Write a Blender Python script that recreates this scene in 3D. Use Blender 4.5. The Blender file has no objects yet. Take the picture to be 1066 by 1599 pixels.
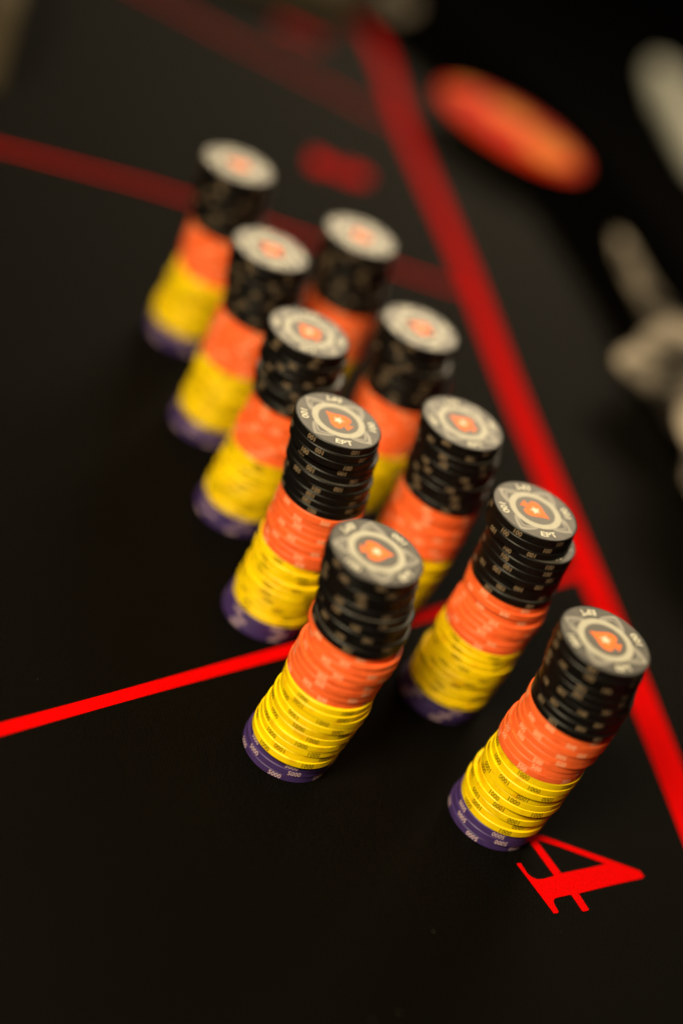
import bpy, bmesh, math, random
from mathutils import Vector, Matrix
random.seed(11)
MM = 0.001
S = bpy.context.scene
COL = S.collection

# ------------------------------------------------------------------ camera
cam_d = bpy.data.cameras.new("camera")
cam = bpy.data.objects.new("camera", cam_d)
COL.objects.link(cam)
R = ((0.933334, 0.085339, 0.348719), (0.332558, -0.571448, -0.750235), (0.135251, 0.816189, -0.561732))
m = Matrix((R[0], [-v for v in R[1]], [-v for v in R[2]])).transposed().to_4x4()
m.translation = Vector((-197.47, -505.0, 470.48)) * MM
cam.matrix_world = m
cam_d.sensor_fit = 'VERTICAL'
cam_d.sensor_height = 36.0
cam_d.sensor_width = 24.0
cam_d.lens = 57.57
cam_d.clip_start = 0.02
cam_d.clip_end = 60
cam_d.dof.use_dof = True
cam_d.dof.focus_distance = 0.674
cam_d.dof.aperture_fstop = 1.55
cam_d.dof.aperture_blades = 0
S.camera = cam

# ------------------------------------------------------------------ world, lamps, exposure
w = bpy.data.worlds.new("World")
S.world = w
w.use_nodes = True
w.node_tree.nodes["Background"].inputs[0].default_value = (1.0, 0.8, 0.55, 1)
w.node_tree.nodes["Background"].inputs[1].default_value = 0.02


def area(name, loc, target, sx, sy, power, color):
    d = bpy.data.lights.new(name, 'AREA')
    d.shape = 'RECTANGLE'
    d.size, d.size_y, d.energy, d.color = sx, sy, power, color
    o = bpy.data.objects.new(name, d)
    o.location = loc
    o.rotation_euler = (Vector(target) - Vector(loc)).to_track_quat('-Z', 'Y').to_euler()
    COL.objects.link(o)
    return o


area("overhead_lamp", (-0.60, -0.66, 1.12), (-0.06, 0.10, 0), 0.42, 0.42, 42, (1, 0.85, 0.54))
area("room_lamp", (0.50, 3.1, 1.50), (-0.05, 0.3, 0), 1.7, 0.85, 36, (1, 0.80, 0.53))
S.cycles.use_denoising = True
S.view_settings.view_transform = 'Standard'
S.view_settings.look = 'None'
S.view_settings.exposure = 0
S.view_settings.gamma = 1


# ------------------------------------------------------------------ materials
def mat(name, col, rough=0.5, spec=0.5, noise=0.0, nscale=300, bump=0.0, bscale=1500, sheen=0.0, coat=0.0, rnd=0.0,
        dust=0.0, weave=False, grime=0.0, nlo=0.25, nhi=0.75):
    M = bpy.data.materials.new(name)
    M.use_nodes = True
    N, L = M.node_tree.nodes, M.node_tree.links
    b = N["Principled BSDF"]
    b.inputs['Roughness'].default_value = rough
    b.inputs['Specular IOR Level'].default_value = spec
    b.inputs['Sheen Weight'].default_value = sheen
    b.inputs['Sheen Roughness'].default_value = 0.32
    b.inputs['Sheen Tint'].default_value = (1, 0.9, 0.72, 1)
    b.inputs['Coat Weight'].default_value = coat
    b.inputs['Coat Roughness'].default_value = 0.25
    tc = N.new('ShaderNodeTexCoord')
    rgb = N.new('ShaderNodeRGB')
    rgb.outputs[0].default_value = (*col, 1)
    out = rgb.outputs[0]
    if noise or rnd:
        hs = N.new('ShaderNodeHueSaturation')
        L.new(out, hs.inputs['Color'])
        out = hs.outputs[0]
        add = N.new('ShaderNodeMath')
        add.operation = 'ADD'
        add.inputs[0].default_value = 1.0
        add.inputs[1].default_value = 0.0
        if noise:
            n = N.new('ShaderNodeTexNoise')
            n.inputs['Scale'].default_value = nscale
            n.inputs['Detail'].default_value = 4
            L.new(tc.outputs['Object'], n.inputs['Vector'])
            mr = N.new('ShaderNodeMapRange')
            mr.inputs[1].default_value, mr.inputs[2].default_value = nlo, nhi
            mr.inputs[3].default_value, mr.inputs[4].default_value = 1 - noise, 1 + noise
            L.new(n.outputs[0], mr.inputs[0])
            L.new(mr.outputs[0], add.inputs[0])
        if rnd:
            oi = N.new('ShaderNodeObjectInfo')
            m2 = N.new('ShaderNodeMapRange')
            m2.inputs[3].default_value, m2.inputs[4].default_value = -rnd, rnd
            L.new(oi.outputs['Random'], m2.inputs[0])
            L.new(m2.outputs[0], add.inputs[1])
        L.new(add.outputs[0], hs.inputs['Value'])
    if dust:
        v = N.new('ShaderNodeTexVoronoi')
        v.inputs['Scale'].default_value = 90
        L.new(tc.outputs['Object'], v.inputs['Vector'])
        lt = N.new('ShaderNodeMath')
        lt.operation = 'LESS_THAN'
        lt.inputs[1].default_value = 0.028
        L.new(v.outputs['Distance'], lt.inputs[0])
        sp = N.new('ShaderNodeSeparateColor')
        L.new(v.outputs['Color'], sp.inputs[0])
        gt = N.new('ShaderNodeMath')
        gt.operation = 'GREATER_THAN'
        gt.inputs[1].default_value = 0.86
        L.new(sp.outputs[0], gt.inputs[0])
        mu = N.new('ShaderNodeMath')
        mu.operation = 'MULTIPLY'
        L.new(lt.outputs[0], mu.inputs[0])
        L.new(gt.outputs[0], mu.inputs[1])
        mx = N.new('ShaderNodeMix')
        mx.data_type = 'RGBA'
        L.new(mu.outputs[0], mx.inputs[0])
        L.new(out, mx.inputs[6])
        mx.inputs[7].default_value = (dust, dust * 0.9, dust * 0.75, 1)
        out = mx.outputs[2]
    if grime:
        oi2 = N.new('ShaderNodeObjectInfo')
        sc = N.new('ShaderNodeVectorMath')
        sc.operation = 'ADD'
        L.new(tc.outputs['Object'], sc.inputs[0])
        L.new(oi2.outputs['Random'], sc.inputs[1])
        g = N.new('ShaderNodeTexNoise')
        g.inputs['Scale'].default_value = 170
        g.inputs['Detail'].default_value = 5
        L.new(sc.outputs[0], g.inputs['Vector'])
        gm = N.new('ShaderNodeMapRange')
        gm.inputs[1].default_value, gm.inputs[2].default_value = 0.52, 0.72
        gm.inputs[3].default_value, gm.inputs[4].default_value = 0, grime
        L.new(g.outputs[0], gm.inputs[0])
        gx = N.new('ShaderNodeMix')
        gx.data_type = 'RGBA'
        gx.blend_type = 'MULTIPLY'
        L.new(gm.outputs[0], gx.inputs[0])
        L.new(out, gx.inputs[6])
        gx.inputs[7].default_value = (0.80, 0.52, 0.40, 1)
        out = gx.outputs[2]
    L.new(out, b.inputs['Base Color'])
    if bump:
        n = N.new('ShaderNodeTexNoise')
        n.inputs['Scale'].default_value = bscale
        n.inputs['Detail'].default_value = 3
        L.new(tc.outputs['Object'], n.inputs['Vector'])
        bp = N.new('ShaderNodeBump')
        bp.inputs['Strength'].default_value = bump
        bp.inputs['Distance'].default_value = 0.0004
        h = n.outputs[0]
        if weave:
            ws = []
            for ax in ('X', 'Y'):
                wv = N.new('ShaderNodeTexWave')
                wv.bands_direction = ax
                wv.inputs['Scale'].default_value = 260
                wv.inputs['Distortion'].default_value = 1.5
                L.new(tc.outputs['Object'], wv.inputs['Vector'])
                ws.append(wv)
            a = N.new('ShaderNodeMath')
            a.operation = 'MULTIPLY'
            L.new(ws[0].outputs['Fac'], a.inputs[0])
            L.new(ws[1].outputs['Fac'], a.inputs[1])
            a2 = N.new('ShaderNodeMath')
            a2.operation = 'ADD'
            L.new(a.outputs[0], a2.inputs[0])
            L.new(n.outputs[0], a2.inputs[1])
            h = a2.outputs[0]
        L.new(h, bp.inputs['Height'])
        L.new(bp.outputs[0], b.inputs['Normal'])
    return M


FELT = mat("black_felt", (0.0012, 0.0009, 0.0004), 0.55, 0.045, noise=1.0, nscale=800, bump=0.6, bscale=2500, sheen=0.019,
           dust=0.05, weave=True)
RED = mat("red_print", (0.58, 0.0006, 0.0004), 0.7, 0.02, noise=0.3, nscale=1100, bump=0.5, bscale=2500, weave=True)
KIND = {
    'black': dict(n=10, body=mat("black_clay", (0.0036, 0.0028, 0.0025), 0.42, 0.20, noise=0.3, nscale=400, bump=0.12, bscale=900),
                  ink=mat("tan_ink", (0.23, 0.158, 0.095), 0.5, 0.3), text="100"),
    'orange': dict(n=8, body=mat("orange_clay", (0.80, 0.118, 0.026), 0.45, 0.22, noise=0.06, nscale=250, bump=0.12, bscale=900, rnd=0.09, grime=0.6),
                   ink=mat("peach_ink", (0.88, 0.46, 0.26), 0.5, 0.3), text="500"),
    'yellow': dict(n=10, body=mat("yellow_clay", (0.78, 0.53, 0.001), 0.45, 0.22, noise=0.06, nscale=250, bump=0.12, bscale=900, rnd=0.09, grime=0.6),
                   ink=mat("olive_ink", (0.045, 0.028, 0.003), 0.5, 0.3), text="1000"),
    'purple': dict(n=3, body=mat("purple_clay", (0.046, 0.024, 0.112), 0.45, 0.22, noise=0.10, nscale=250, bump=0.12, bscale=900, rnd=0.06, grime=0.4),
                   ink=mat("pale_pink_ink", (0.60, 0.42, 0.44), 0.5, 0.3), text="5000"),
}
INLAY = mat("grey_inlay", (0.052, 0.045, 0.038), 0.36, 0.52, noise=0.4, nscale=170, bump=0.05, bscale=700)
DARK = mat("dark_inlay", (0.065, 0.058, 0.048), 0.36, 0.6)
RING = mat("pale_ring", (0.40, 0.365, 0.285), 0.36, 0.6, noise=0.14, nscale=1300, bump=0.05, bscale=700)
BAND = mat("silver_band", (0.22, 0.20, 0.17), 0.36, 0.6, noise=0.3, nscale=200)
WHITE = mat("cream_ink", (0.66, 0.61, 0.48), 0.36, 0.6)
SPADE = mat("orange_red_ink", (0.90, 0.16, 0.015), 0.4, 0.22)
LEATHER = mat("black_cloth_padding", (0.0016, 0.0013, 0.0010), 0.9, 0.0, bump=0.5, bscale=350)
MOTTLED = mat("mottled_pale_grey", (0.23, 0.19, 0.152), 0.85, 0.1, noise=0.92, nlo=0.40, nhi=0.60, nscale=26, bump=0.6, bscale=900)  # pale and dark mottle imitates broken highlights along the rail
NAPKIN = mat("white_cotton", (0.62, 0.60, 0.53), 0.8, 0.2, noise=0.05, nscale=60, bump=0.5, bscale=900)
TAN = mat("tan_card", (0.055, 0.042, 0.026), 0.7, 0.1, noise=0.1, nscale=60)
CARPET = mat("dark_carpet", (0.004, 0.0035, 0.003), 0.95, 0.05, noise=0.3, nscale=60)
FOIL = mat("orange_foil", (0.72, 0.030, 0.001), 0.5, 0.06, noise=0.12, nscale=40)
FOIL_Y = mat("amber_print", (0.95, 0.24, 0.014), 0.5, 0.06)
FOIL_R = mat("red_foil_print", (0.75, 0.008, 0.003), 0.5, 0.06)


# ------------------------------------------------------------------ helpers
def link(name, me, parent=None, loc=None):
    o = bpy.data.objects.new(name, me)
    COL.objects.link(o)
    if parent:
        o.parent = parent
    if loc is not None:
        o.location = loc
    return o


def mesh(name, verts, faces, material, smooth=False):
    me = bpy.data.meshes.new(name)
    me.from_pydata([tuple(v) for v in verts], [], faces)
    me.materials.append(material)
    if smooth:
        for p in me.polygons:
            p.use_smooth = True
    me.update()
    return me


def tag(o, label, cat, group=None):
    o['label'], o['category'] = label, cat
    if group:
        o['group'] = group
    return o


def curve_flat(loops, material, name):
    """filled flat shape (loops in mm, holes allowed) -> triangle verts/faces at z = 0"""
    cu = bpy.data.curves.new(name, 'CURVE')
    cu.dimensions = '2D'
    cu.fill_mode = 'BOTH'
    for lp in loops:
        sp = cu.splines.new('POLY')
        sp.points.add(len(lp) - 1)
        for pt, q in zip(sp.points, lp):
            pt.co = (q[0] * MM, q[1] * MM, 0, 1)
        sp.use_cyclic_u = True
    return curve_mesh(cu, material, name)


def curve_mesh(cu, material, name):
    o = bpy.data.objects.new(name, cu)
    COL.objects.link(o)
    dg = bpy.context.evaluated_depsgraph_get()
    me = bpy.data.meshes.new_from_object(o.evaluated_get(dg), depsgraph=dg)
    bpy.data.objects.remove(o)
    bpy.data.curves.remove(cu)
    me.name = name
    me.materials.clear()
    me.materials.append(material)
    return me


def text_mesh(body, size_mm, material, name, offset=0.0, res=3):
    cu = bpy.data.curves.new(name, 'FONT')
    cu.body = body
    cu.size = size_mm * MM
    cu.align_x, cu.align_y = 'CENTER', 'CENTER'
    cu.resolution_u = res
    cu.offset = offset * MM
    me = curve_mesh(cu, material, name)
    # centre exactly
    xs = [v.co.x for v in me.vertices]
    ys = [v.co.y for v in me.vertices]
    c = Vector(((max(xs) + min(xs)) / 2, (max(ys) + min(ys)) / 2, 0))
    for v in me.vertices:
        v.co -= c
    return me


def join(meshes_mats, name):
    """[(mesh, fn(co)->co)] joined into one mesh with the first one's material"""
    V, F = [], []
    for me, fn in meshes_mats:
        b = len(V)
        V += [fn(v.co.copy()) for v in me.vertices]
        F += [tuple(b + i for i in p.vertices) for p in me.polygons]
    return mesh(name, V, F, meshes_mats[0][0].materials[0])


def ring(r0, r1, n, z, material, name):
    V, F = [], []
    for i in range(n):
        a = 2 * math.pi * i / n
        V += [(r0 * MM * math.cos(a), r0 * MM * math.sin(a), z * MM), (r1 * MM * math.cos(a), r1 * MM * math.sin(a), z * MM)]
    for i in range(n):
        j = (i + 1) % n
        F.append((2 * i, 2 * i + 1, 2 * j + 1, 2 * j))
    return mesh(name, V, F, material)


def disc(r, n, z, material, name):
    V = [(r * MM * math.cos(2 * math.pi * i / n), r * MM * math.sin(2 * math.pi * i / n), z * MM) for i in range(n)]
    return mesh(name, V, [tuple(range(n))], material)


def ribbon(pts, width, z, n=40):
    """flat printed line of constant width along a smooth path (mm)"""
    P = catmull(pts, n)
    V, F = [], []
    for i, p in enumerate(P):
        t = (P[min(i + 1, len(P) - 1)] - P[max(i - 1, 0)]).normalized()
        nrm = Vector((-t.y, t.x))
        for s in (-0.5, 0.5):
            q = p + nrm * (width(p) if callable(width) else width) * s
            V.append((q.x * MM, q.y * MM, z * MM))
    for i in range(len(P) - 1):
        F.append((2 * i, 2 * i + 2, 2 * i + 3, 2 * i + 1))
    return V, F


def catmull(pts, n):
    pts = [Vector(p) for p in pts]
    ext = [2 * pts[0] - pts[1]] + pts + [2 * pts[-1] - pts[-2]]
    out = []
    segs = len(pts) - 1
    k = max(2, n // segs)
    for s in range(segs):
        p0, p1, p2, p3 = ext[s:s + 4]
        for i in range(k):
            t = i / k
            out.append(0.5 * ((2 * p1) + (p2 - p0) * t + (2 * p0 - 5 * p1 + 4 * p2 - p3) * t * t + (3 * p1 - p0 - 3 * p2 + p3) * t ** 3))
    out.append(pts[-1])
    return out


# ------------------------------------------------------------------ the setting: dark floor
fl = link("floor", mesh("floor", [(-8, -8, -0.76), (8, -8, -0.76), (8, 12, -0.76), (-8, 12, -0.76)], [(0, 1, 2, 3)], CARPET))
fl['kind'] = 'structure'

# ------------------------------------------------------------------ poker table
table = bpy.data.objects.new("poker_table", None)
COL.objects.link(table)
table.location = (0, 0, -0.76)
tag(table, "black felt poker table printed with red lines and seat numbers", "poker table")
UP = Vector((0, 0, 0.76))

RAIL = [(190, -700), (190, -300), (176, -50), (152, 160), (124, 330), (88, 470), (48, 590), (5, 690), (-45, 785), (-105, 865), (-200, 925),
        (-400, 950), (-900, 950)]
rp = catmull(RAIL, 96)
V = [(p.x * MM, p.y * MM, 0) for p in rp] + [(-0.9, -0.7, 0)]
V2 = [(x, y, -0.03) for x, y, z in V]
k = len(V)
felt = link("felt_top", mesh("felt_top", V + V2, [tuple(range(k)), tuple(reversed(range(k, 2 * k)))] +
                             [(i, i + k, (i + 1) % k + k, (i + 1) % k) for i in range(k)], FELT), table, UP)
# padded rail: half-round section swept along the felt's edge
V, F = [], []
SEC = []
for i in range(15):
    a = math.pi * i / 14
    SEC.append((52 - 52 * math.cos(a), 18 * math.sin(a) ** 0.75 if 0 < i < 14 else 0))
SEC = [(0, -28)] + SEC + [(104, -60), (92, -72), (0.0, -70)]
ns = len(SEC)
for i, p in enumerate(rp):
    t = (rp[min(i + 1, len(rp) - 1)] - rp[max(i - 1, 0)]).normalized()
    nr = Vector((t.y, -t.x))
    for a, z in SEC:
        q = p + nr * (a + 0.4)
        V.append((q.x * MM, q.y * MM, z * MM))
for i in range(len(rp) - 1):
    for j in range(ns):
        j2 = (j + 1) % ns
        F.append((i * ns + j, (i + 1) * ns + j, (i + 1) * ns + j2, i * ns + j2))
link("padded_rail", mesh("padded_rail", V, F, LEATHER, True), table, UP)
# pedestal (below the frame)
bm = bmesh.new()
bmesh.ops.create_cone(bm, cap_ends=True, segments=24, radius1=0.28, radius2=0.16, depth=0.724)
me = bpy.data.meshes.new("pedestal")
bm.to_mesh(me)
bm.free()
me.materials.append(LEATHER)
link("pedestal", me, table, (-0.35, 0.25, 0.363))
# printed lines
BET = [(128, -300), (127, -150), (118, -50), (103, 20), (84, 98), (61, 182), (15.5, 344), (-26, 510), (-77, 692), (-112, 843), (-150, 905), (-260, 935), (-700, 940)]
V, F = ribbon(BET, lambda p: 16.5 - 3.6 * min(1, max(0, (p.y - 250) / 350)), 0.25, 96)
link("betting_line", mesh("betting_line", V, F, RED), table, UP)
for pts in ([(-420, -244), (-207, -42), (-102, 57.7), (-36.4, 118), (50, 199)],
            [(-520, 380), (-332, 427), (-275, 441), (-216, 452), (-76, 464), (-17, 470)],
            [(-520, 830), (-290, 763), (-239, 745), (-179, 729), (-84, 699)]):
    V, F = ribbon(pts, 6.4 if pts[0][1] < 0 else 4.1, 0.15, 40)
    link("seat_divider", mesh("seat_divider", V, F, RED), table, UP)
# seat number 4
o4 = [(17.5, -4.7), (20.0, -3.0), (23.7, -1.8), (41.0, -2.5), (57.6, -3.1), (70.6, -3.6), (72.6, -6.0), (71.3, -7.7), (58.0, -16.5),
      (46.2, -24.6), (40.9, -28.3), (45.3, -35.2), (44.8, -36.1), (42.8, -37.4), (42.1, -37.4), (37.7, -30.8), (36.8, -30.6), (30.6, -34.7),
      (29.6, -35.7), (29.2, -37.1), (29.5, -38.5), (31.4, -41.9), (31.0, -42.8), (29.2, -43.7), (12.7, -23.3), (13.0, -22.6), (14.6, -22.0),
      (17.6, -26.6), (19.8, -27.8), (22.2, -27.9), (24.8, -26.6), (29.8, -23.0), (18.8, -8.1)]
h4 = [(21.8, -5.7), (24.4, -5.3), (33.5, -5.2), (47.0, -5.8), (54.3, -6.3), (46.7, -11.5), (33.2, -20.1)]
n4 = link("seat_number", curve_flat([o4, h4], RED, "seat_number"), table, UP + Vector((0, 0, 0.0002)))
n4['label'] = "red seat number 4 printed on the felt"
for ch, c, ang in (("3", (-57, 336), -80), ("2", (-122, 581), -88), ("1", (-178, 812), -96)):
    nn = link("seat_number", text_mesh(ch, 52, RED, "seat_number", 4.2, 6), table, UP + Vector((c[0] * MM, c[1] * MM, 0.0002)))
    nn.rotation_euler.z = math.radians(ang)
    nn.scale.x = 0.8
    nn['label'] = "red seat number %s printed on the felt" % ch

# ------------------------------------------------------------------ chip meshes
RC, TC = 19.5, 3.517


def chip_body(material, name):
    """flat rim, small chamfers; rings are doubled where the surface turns so that the shading stays crisp"""
    n, bv = 72, 0.28
    bands = [((RC - bv, 0.0), (RC, bv)), ((RC, bv), (RC, TC - bv)), ((RC, TC - bv), (RC - bv, TC))]
    V, F = [], []
    for p, q in bands:
        b = len(V)
        for r, z in (p, q):
            for i in range(n):
                a = 2 * math.pi * i / n
                V.append((r * MM * math.cos(a), r * MM * math.sin(a), z * MM))
        for i in range(n):
            j = (i + 1) % n
            F.append((b + i, b + j, b + n + j, b + n + i))
    nsm = len(F)
    for z, up in ((0.0, False), (TC, True)):
        b = len(V)
        for i in range(n):
            a = 2 * math.pi * i / n
            V.append(((RC - bv) * MM * math.cos(a), (RC - bv) * MM * math.sin(a), z * MM))
        F.append(tuple(range(b, b + n)) if up else tuple(reversed(range(b, b + n))))
    me = mesh(name, V, F, material)
    for p in me.polygons[:nsm]:
        p.use_smooth = True
    return me


def rim_print(text, ink, name, flip):
    t = text_mesh(text, 3.35, ink, "t", 0.03, 2)
    # finer strips are not needed: each digit is narrow against the radius
    rr = RC + 0.035
    out = []
    for q in range(6):
        a0 = q * math.pi / 3

        def fn(co, a0=a0):
            x, y = co.x / MM * 0.86, co.y / MM
            if flip:
                x, y = -x, -y
            a = a0 + x / rr
            return Vector((rr * MM * math.cos(a), rr * MM * math.sin(a), (TC / 2 + y) * MM))
        out.append((t, fn))
    return join(out, name)


for kname, K in KIND.items():
    K['me'] = chip_body(K['body'], "poker_chip_body")
    K['prints'] = [rim_print(K['text'], K['ink'], "edge_number", f) for f in (False, True)]

# printed face of the 100 chip
FACE_R = 18.75
face_me = disc(FACE_R, 64, TC + 0.03, INLAY, "face_inlay")
ring_me = ring(9.1, 12.0, 64, TC + 0.075, RING, "pale_ring")
hub_me = disc(9.0, 48, TC + 0.06, DARK, "dark_disc")
spade_pts = []
half = [(0, 7.3), (0.9, 5.6), (2.3, 3.7), (4.1, 1.8), (5.3, 0.2), (5.75, -1.6), (5.3, -3.1), (4.1, -4.1), (2.8, -4.2), (1.6, -3.7), (1.15, -3.2),
        (1.35, -4.6), (1.9, -5.9), (2.6, -6.6)]
spade_pts = half + [(-x, y) for x, y in reversed(half[1:])]
spade_me = curve_flat([spade_pts], SPADE, "spade")
for v in spade_me.vertices:
    v.co.z = (TC + 0.1) * MM
star_pts = [((2.75 if i % 2 == 0 else 1.15) * math.sin(math.pi * i / 5), (2.75 if i % 2 == 0 else 1.15) * math.cos(math.pi * i / 5)) for i in range(10)]
star_me = curve_flat([star_pts], WHITE, "star")
for v in star_me.vertices:
    v.co.z = (TC + 0.135) * MM
lets = []
for word, a in (("EPT", 45), ("100", 135), ("EPT", 225), ("100", 315)):
    t = text_mesh(word, 4.3, WHITE, "t", 0.08, 3)

    def fn(co, a=math.radians(a)):
        rr = 15.5 - co.y / MM           # tops point inward
        b = a + (co.x / MM) * 1.15 / 15.5
        return Vector((rr * MM * math.cos(b), rr * MM * math.sin(b), (TC + 0.1) * MM))
    lets.append((t, fn))
letter_me = join(lets, "face_lettering")
V, F = [], []
for q in range(4):
    a = math.radians(90 * q + 90)
    for r_ap, r_end, wd in ((18.3, 12.8, 2.0), (15.4, 11.6, 1.0)):
        for s in (-1, 1):
            b = len(V)
            for f in range(7):
                t = f / 6
                rr = r_ap + (r_end - r_ap) * t
                ang = a + s * math.radians(27 if wd > 1.5 else 24) * t
                for dr in (0, -wd):
                    V.append(((rr + dr) * MM * math.cos(ang), (rr + dr) * MM * math.sin(ang), (TC + 0.05 + 0.012 * (s > 0) + 0.006 * (wd > 1.5)) * MM))
            for f in range(6):
                F.append((b + 2 * f, b + 2 * f + 1, b + 2 * f + 3, b + 2 * f + 2) if s < 0 else (b + 2 * f, b + 2 * f + 2, b + 2 * f + 3, b + 2 * f + 1))
chev_me = mesh("chevron_band", V, F, BAND)

# ------------------------------------------------------------------ ten stacks of 31 chips
# name, base x, y, top dx, dy (mm), where it stands, spade direction (deg, world)
STACKS = [
    ("R1", 0.0, 0.0, 1.9, -2.0, "front right stack beside red number", 163),
    ("L1", -93.3, 0.0, -1.3, 2.8, "front left stack", 12),
    ("R2", -26.9, 66.8, 0.7, 2.5, "second stack of right row", -22),
    ("L2", -114.7, 80.6, -3.2, 3.4, "second stack of left row", 150),
    ("R3", -61.7, 118.1, 0.0, 0.0, "middle stack of right row", 160),
    ("L3", -139.0, 149.0, 1.0, -1.6, "middle stack of left row", 140),
    ("R4", -85.7, 189.4, 0.0, 0.0, "fourth stack of right row", 170),
    ("L4", -163.4, 213.5, -1.1, -2.0, "fourth stack of left row", 155),
    ("R5", -122.1, 261.4, 0.0, 0.0, "rearmost stack of right row", 120),
    ("L5", -191.0, 291.1, -1.5, -2.2, "rearmost stack of left row", 165),
]
# hand-set offsets seen in the photograph: stack -> {level from the bottom (0..30): (dx, dy) mm}
PUSH = {
    "R2": {30: (-1.0, 0.5), 29: (-1.1, 0.5), 28: (-1.1, 0.4), 27: (1.7, 0.0), 26: (1.2, -0.2), 25: (0.6, -0.2), 17: (1.0, 0), 16: (0.8, 0),
           20: (-0.6, 0.3), 8: (0.9, -0.3), 7: (0.7, -0.4), 6: (-0.9, 0.2), 11: (-0.5, 0)},
    "L1": {19: (0.9, 0.3), 18: (1.3, 0.4), 17: (0.9, 0.2), 16: (-0.5, 0), 15: (-0.5, 0), 21: (-0.6, -0.2), 22: (0.9, 0.4), 23: (-0.3, 0.0),
           24: (0.6, 0.4), 25: (-0.6, 0.1), 12: (-1.0, 0.0), 11: (-0.5, -0.3), 10: (0.9, 0.1), 9: (0.8, 0.0), 8: (-0.2, 0.2), 7: (0.3, 0)},
    "R1": {15: (-1.0, 0.3), 14: (-1.1, 0.4), 13: (-1.0, 0.3), 16: (0.1, 0.2), 17: (0.0, 0.2), 18: (0.4, 0), 19: (0.3, 0), 20: (-0.5, -0.1),
           12: (-0.3, 0.5), 5: (0.3, 0.2), 4: (-0.3, 0.9), 3: (0.7, -0.3), 7: (0.7, -0.4), 8: (0.3, 0), 23: (0.6, 0.3), 24: (0.6, 0.3), 25: (0.2, 0.2)},
    "L2": {27: (1.0, 0.6), 26: (0.3, 0.2), 10: (-0.7, 0.4), 9: (0.9, -0.7), 8: (0.6, -0.5), 12: (-0.8, 0.2), 3: (0.9, -0.5)},
    "R4": {29: (-1.5, 1.2), 28: (-1.7, 1.2), 27: (-1.4, 0.8)},
    "L3": {28: (0.5, 0.3), 25: (1.2, 0.4), 24: (1.2, 0.2)},
}
# every stack bows sideways as it was pushed up: height (mm) -> sideways offset (mm), and how much each stack bows
BOW = [(0, 0.2), (8, 1.4), (21, 2.8), (42, 4.4), (58, 4.9), (74, 5.2), (84, 4.1), (93, 2.5), (103, 0.8), (109, 0)]
BOW_K = {"R1": 0.82, "L1": 1.25, "R2": 1.0, "L2": 1.2}


def bow(z):
    for (a, p), (b, q) in zip(BOW, BOW[1:]):
        if z <= b:
            return p + (q - p) * (z - a) / (b - a)
    return 0.0
ORD = ["top", "second", "third", "fourth", "fifth", "sixth", "seventh", "eighth", "ninth", "tenth", "eleventh", "twelfth", "thirteenth",
       "fourteenth", "bottom"]
SEQ = ['purple'] * 3 + ['yellow'] * 10 + ['orange'] * 8 + ['black'] * 10
rnd = random.Random(8)
for sname, bx, by, tdx, tdy, where, spade_dir in STACKS:
    pos = []
    cl = [0, 0]
    for i in range(31):
        t = i / 30
        if rnd.random() < 0.28:
            cl = [rnd.gauss(0, 0.42), rnd.gauss(0, 0.42)]
        px, py = PUSH.get(sname, {}).get(i, (None, None))
        if px is None:
            px, py = cl[0] + rnd.gauss(0, 0.22), cl[1] + rnd.gauss(0, 0.22)
            if i in (0, 30):
                px = py = 0
        elif 3 <= i <= 12:
            px, py = 0.7 * px, 0.7 * py
        s = t * t * (3 - 2 * t)
        bw = bow((i + 0.5) * TC) * BOW_K.get(sname, 1.05)
        pos.append((bx + tdx * s + px + 0.97 * bw, by + tdy * s + py - 0.25 * bw))
    for i, kname in enumerate(SEQ):
        K = KIND[kname]
        same = [j for j, q in enumerate(SEQ) if q == kname]
        down = same[-1] - i                           # 0 = uppermost of its colour
        o = link("%s_poker_chip" % kname, K['me'], None, (pos[i][0] * MM, pos[i][1] * MM, i * TC * MM))
        rot = rnd.uniform(0, 2 * math.pi)
        if i == 30:
            rot = math.radians(spade_dir - 90)
        o.rotation_euler.z = rot
        if i == 30:
            lab = "black 100 chip with orange spade face up, topping the %s" % where
        elif down == len(same) - 1:
            lab = "lowest %s %s chip in the %s" % (kname, K['text'], where)
        else:
            word = "uppermost" if down == 0 else ORD[down]
            lab = ("%s %s %s chip in the %s" if down == 0 else "%s %s %s chip down in the %s") % (word, kname, K['text'], where)
        tag(o, lab, "poker chip", "%s %s chips" % (kname, K['text']))
        link("edge_number", K['prints'][rnd.random() < 0.5], o)
        peek = i < 30 and math.hypot(pos[i][0] - pos[i + 1][0], pos[i][1] - pos[i + 1][1]) > 0.9
        if kname == 'black' and (i == 30 or peek):
            f = link("face_inlay", face_me, o)
            if i == 30:
                link("pale_ring", ring_me, f)
                link("dark_disc", hub_me, f)
                link("spade", spade_me, f)
                link("star", star_me, f)
            link("chevron_band", chev_me, f)
            link("face_lettering", letter_me, f)


# ------------------------------------------------------------------ out-of-focus things beyond the red line
def lump(name, material, fn, nu, nv, parent=None, loc=(0, 0, 0), rz=0):
    """closed surface from fn(u, v): u round, v along"""
    V, F = [], []
    for j in range(nv + 1):
        for i in range(nu):
            V.append(fn(i / nu, j / nv))
    for j in range(nv):
        for i in range(nu):
            k_ = (i + 1) % nu
            F.append((j * nu + i, j * nu + k_, (j + 1) * nu + k_, (j + 1) * nu + i))
    F.append(tuple(reversed(range(nu))))
    F.append(tuple(nv * nu + i for i in range(nu)))
    o = link(name, mesh(name, V, F, material, True), parent, loc)
    o.rotation_euler.z = rz
    return o


def packet_z(x, y):
    a = max(0.0, 1 - (x / 60) ** 2 - (y / 50) ** 2)
    return 12 * a ** 0.6 + 1.4 * math.sin(x * 0.13 + y * 0.09) * math.sin(y * 0.15 - x * 0.06) * a


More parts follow.
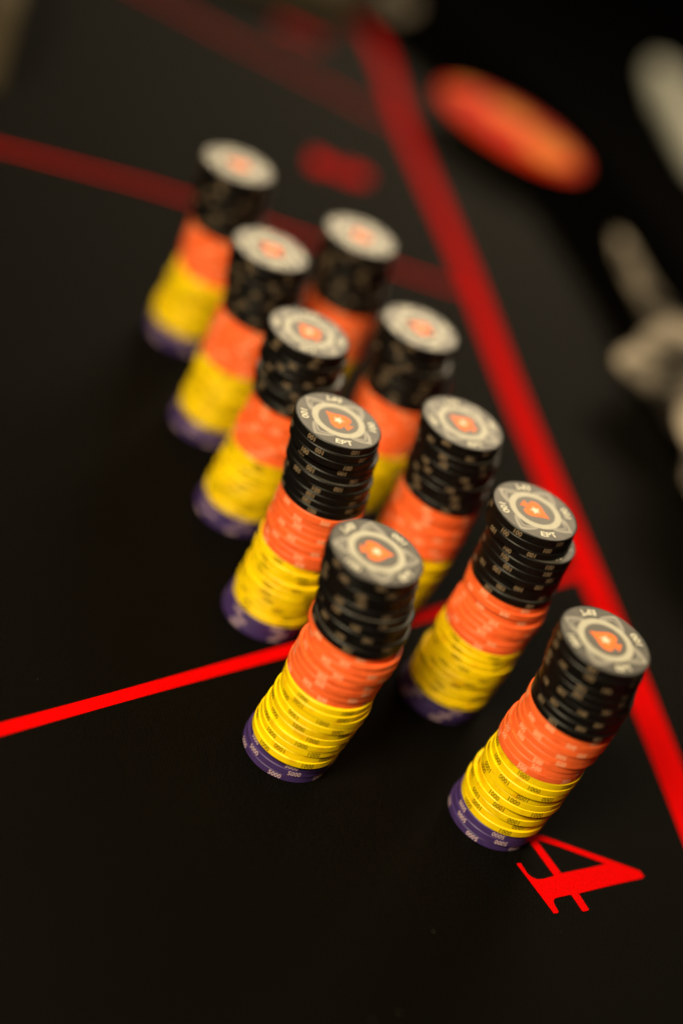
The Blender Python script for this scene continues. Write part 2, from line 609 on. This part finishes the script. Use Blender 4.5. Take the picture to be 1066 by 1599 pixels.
n = 36
V, F = [], []
for sgn in (1, -1):
    for j in range(n + 1):
        for i in range(n + 1):
            x, y = -60 + 120 * i / n, -52 + 104 * j / n
            sx, sy = x / 60, y / 52           # square grid drawn onto an oval
            x, y = 60 * sx * math.sqrt(1 - sy * sy / 2), 50 * sy * math.sqrt(1 - sx * sx / 2)
            V.append((x * MM, y * MM, (15 + sgn * (packet_z(x, y) + 0.3)) * MM))
    o_ = 0 if sgn > 0 else (n + 1) ** 2
    for j in range(n):
        for i in range(n):
            q = (o_ + j * (n + 1) + i, o_ + j * (n + 1) + i + 1, o_ + (j + 1) * (n + 1) + i + 1, o_ + (j + 1) * (n + 1) + i)
            F.append(q if sgn > 0 else tuple(reversed(q)))
pk = link("snack_packet", mesh("snack_packet", V, F, FOIL, True), None, (0.000, 0.727, 0.0125))
pk.rotation_euler.z = math.radians(-36)
pk.scale = (1.16, 0.86, 0.55)
tag(pk, "blurred bright orange oval packet with red spots lying beside the dark rail", "packet")


def patch(name, material, blobs):
    V, F = [], []
    for cx, cy, rx, ry in blobs:
        b = len(V)
        V.append((cx * MM, cy * MM, (15.9 + packet_z(cx, cy)) * MM))
        nn_ = 20
        for k_ in (0.5, 1.0):
            for i in range(nn_):
                a = 2 * math.pi * i / nn_
                x, y = cx + rx * k_ * math.cos(a), cy + ry * k_ * math.sin(a)
                V.append((x * MM, y * MM, (15.9 + packet_z(x, y)) * MM))
        for i in range(nn_):
            j = (i + 1) % nn_
            F.append((b, b + 1 + i, b + 1 + j))
            F.append((b + 1 + i, b + 1 + nn_ + i, b + 1 + nn_ + j, b + 1 + j))
    return link(name, mesh(name, V, F, material, True), pk)


for bl in ((-6, 6, 19, 22), (33, -2, 18, 26), (-46, 6, 9, 14)):
    patch("amber_patch", FOIL_Y, [bl])
for bl in ((-31, -12, 9, 16), (8, -33, 13, 9), (10, 37, 12, 6)):
    patch("red_spot", FOIL_R, [bl])


def crumple(L, a, b, seed, amp=0.22):
    r = random.Random(seed)
    ph = [r.uniform(0, 6.28) for _ in range(8)]

    def fn(u, v):
        th = 2 * math.pi * u
        e = max(0.04, 1 - abs(2 * v - 1) ** 4) ** 0.5
        k_ = e * (1 + amp * math.sin(v * 21 + ph[0] + 2 * math.sin(th + ph[1])) * 0.5 + amp * 0.6 * math.sin(3 * th + v * 13 + ph[2]) +
                  amp * 0.4 * math.sin(5 * th - v * 24 + ph[3]))
        return ((a * k_ * math.cos(th)) * MM, (v - 0.5) * L * MM, (b + b * k_ * math.sin(th)) * MM)
    return fn


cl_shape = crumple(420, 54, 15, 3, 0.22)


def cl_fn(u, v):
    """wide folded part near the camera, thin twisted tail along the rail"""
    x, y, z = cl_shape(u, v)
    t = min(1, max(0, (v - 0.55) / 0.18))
    k_ = 1 - 0.86 * t * t * (3 - 2 * t)  # narrows to the tail that stands for the rail's highlight
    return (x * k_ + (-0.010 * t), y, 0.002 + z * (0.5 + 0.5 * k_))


cl = lump("rail_highlight_form", MOTTLED, cl_fn, 48, 110, None, (0.142, 0.396, 0.013), math.radians(14))  # added pale form, stands in for the streak of highlight on the rail
tag(cl, "crumpled pale grey form standing in for highlight along the padded rail at right edge", "highlight form")
nk = lump("rolled_towel", NAPKIN, crumple(260, 17, 16, 8, 0.06), 32, 40, None, (0.186, 0.985, -0.02), math.radians(8))
tag(nk, "rolled white towel in the dark upper right corner", "towel")


def box(name, material, loc, size, rz, bevel=2.0):
    bm = bmesh.new()
    bmesh.ops.create_cube(bm, size=1.0)
    for v in bm.verts:
        v.co = Vector((v.co.x * size[0], v.co.y * size[1], v.co.z * size[2])) * MM
    bmesh.ops.bevel(bm, geom=bm.edges[:], offset=bevel * MM, segments=3, affect='EDGES')
    me = bpy.data.meshes.new(name)
    bm.to_mesh(me)
    bm.free()
    me.materials.append(material)
    o = link(name, me, None, loc)
    o.rotation_euler.z = rz
    return o


b1 = box("card_box", TAN, (-0.400, 0.60, 0.0295), (70, 220, 58), math.radians(8))
tag(b1, "tan box at the left edge of the far felt", "box")
b2 = box("card_tray", TAN, (-0.205, 0.897, 0.0129), (120, 60, 25), math.radians(12))
tag(b2, "low tan tray at the far end of the table", "tray")
lp = lump("pale_lump", MOTTLED, crumple(44, 20, 11, 21, 0.08), 32, 24, None, (-0.112, 0.915, 0.006), math.radians(60))  # small pale rounded lump at the far end of the rail
tag(lp, "small pale lump on the rail past the far end of the thick red line", "napkin")
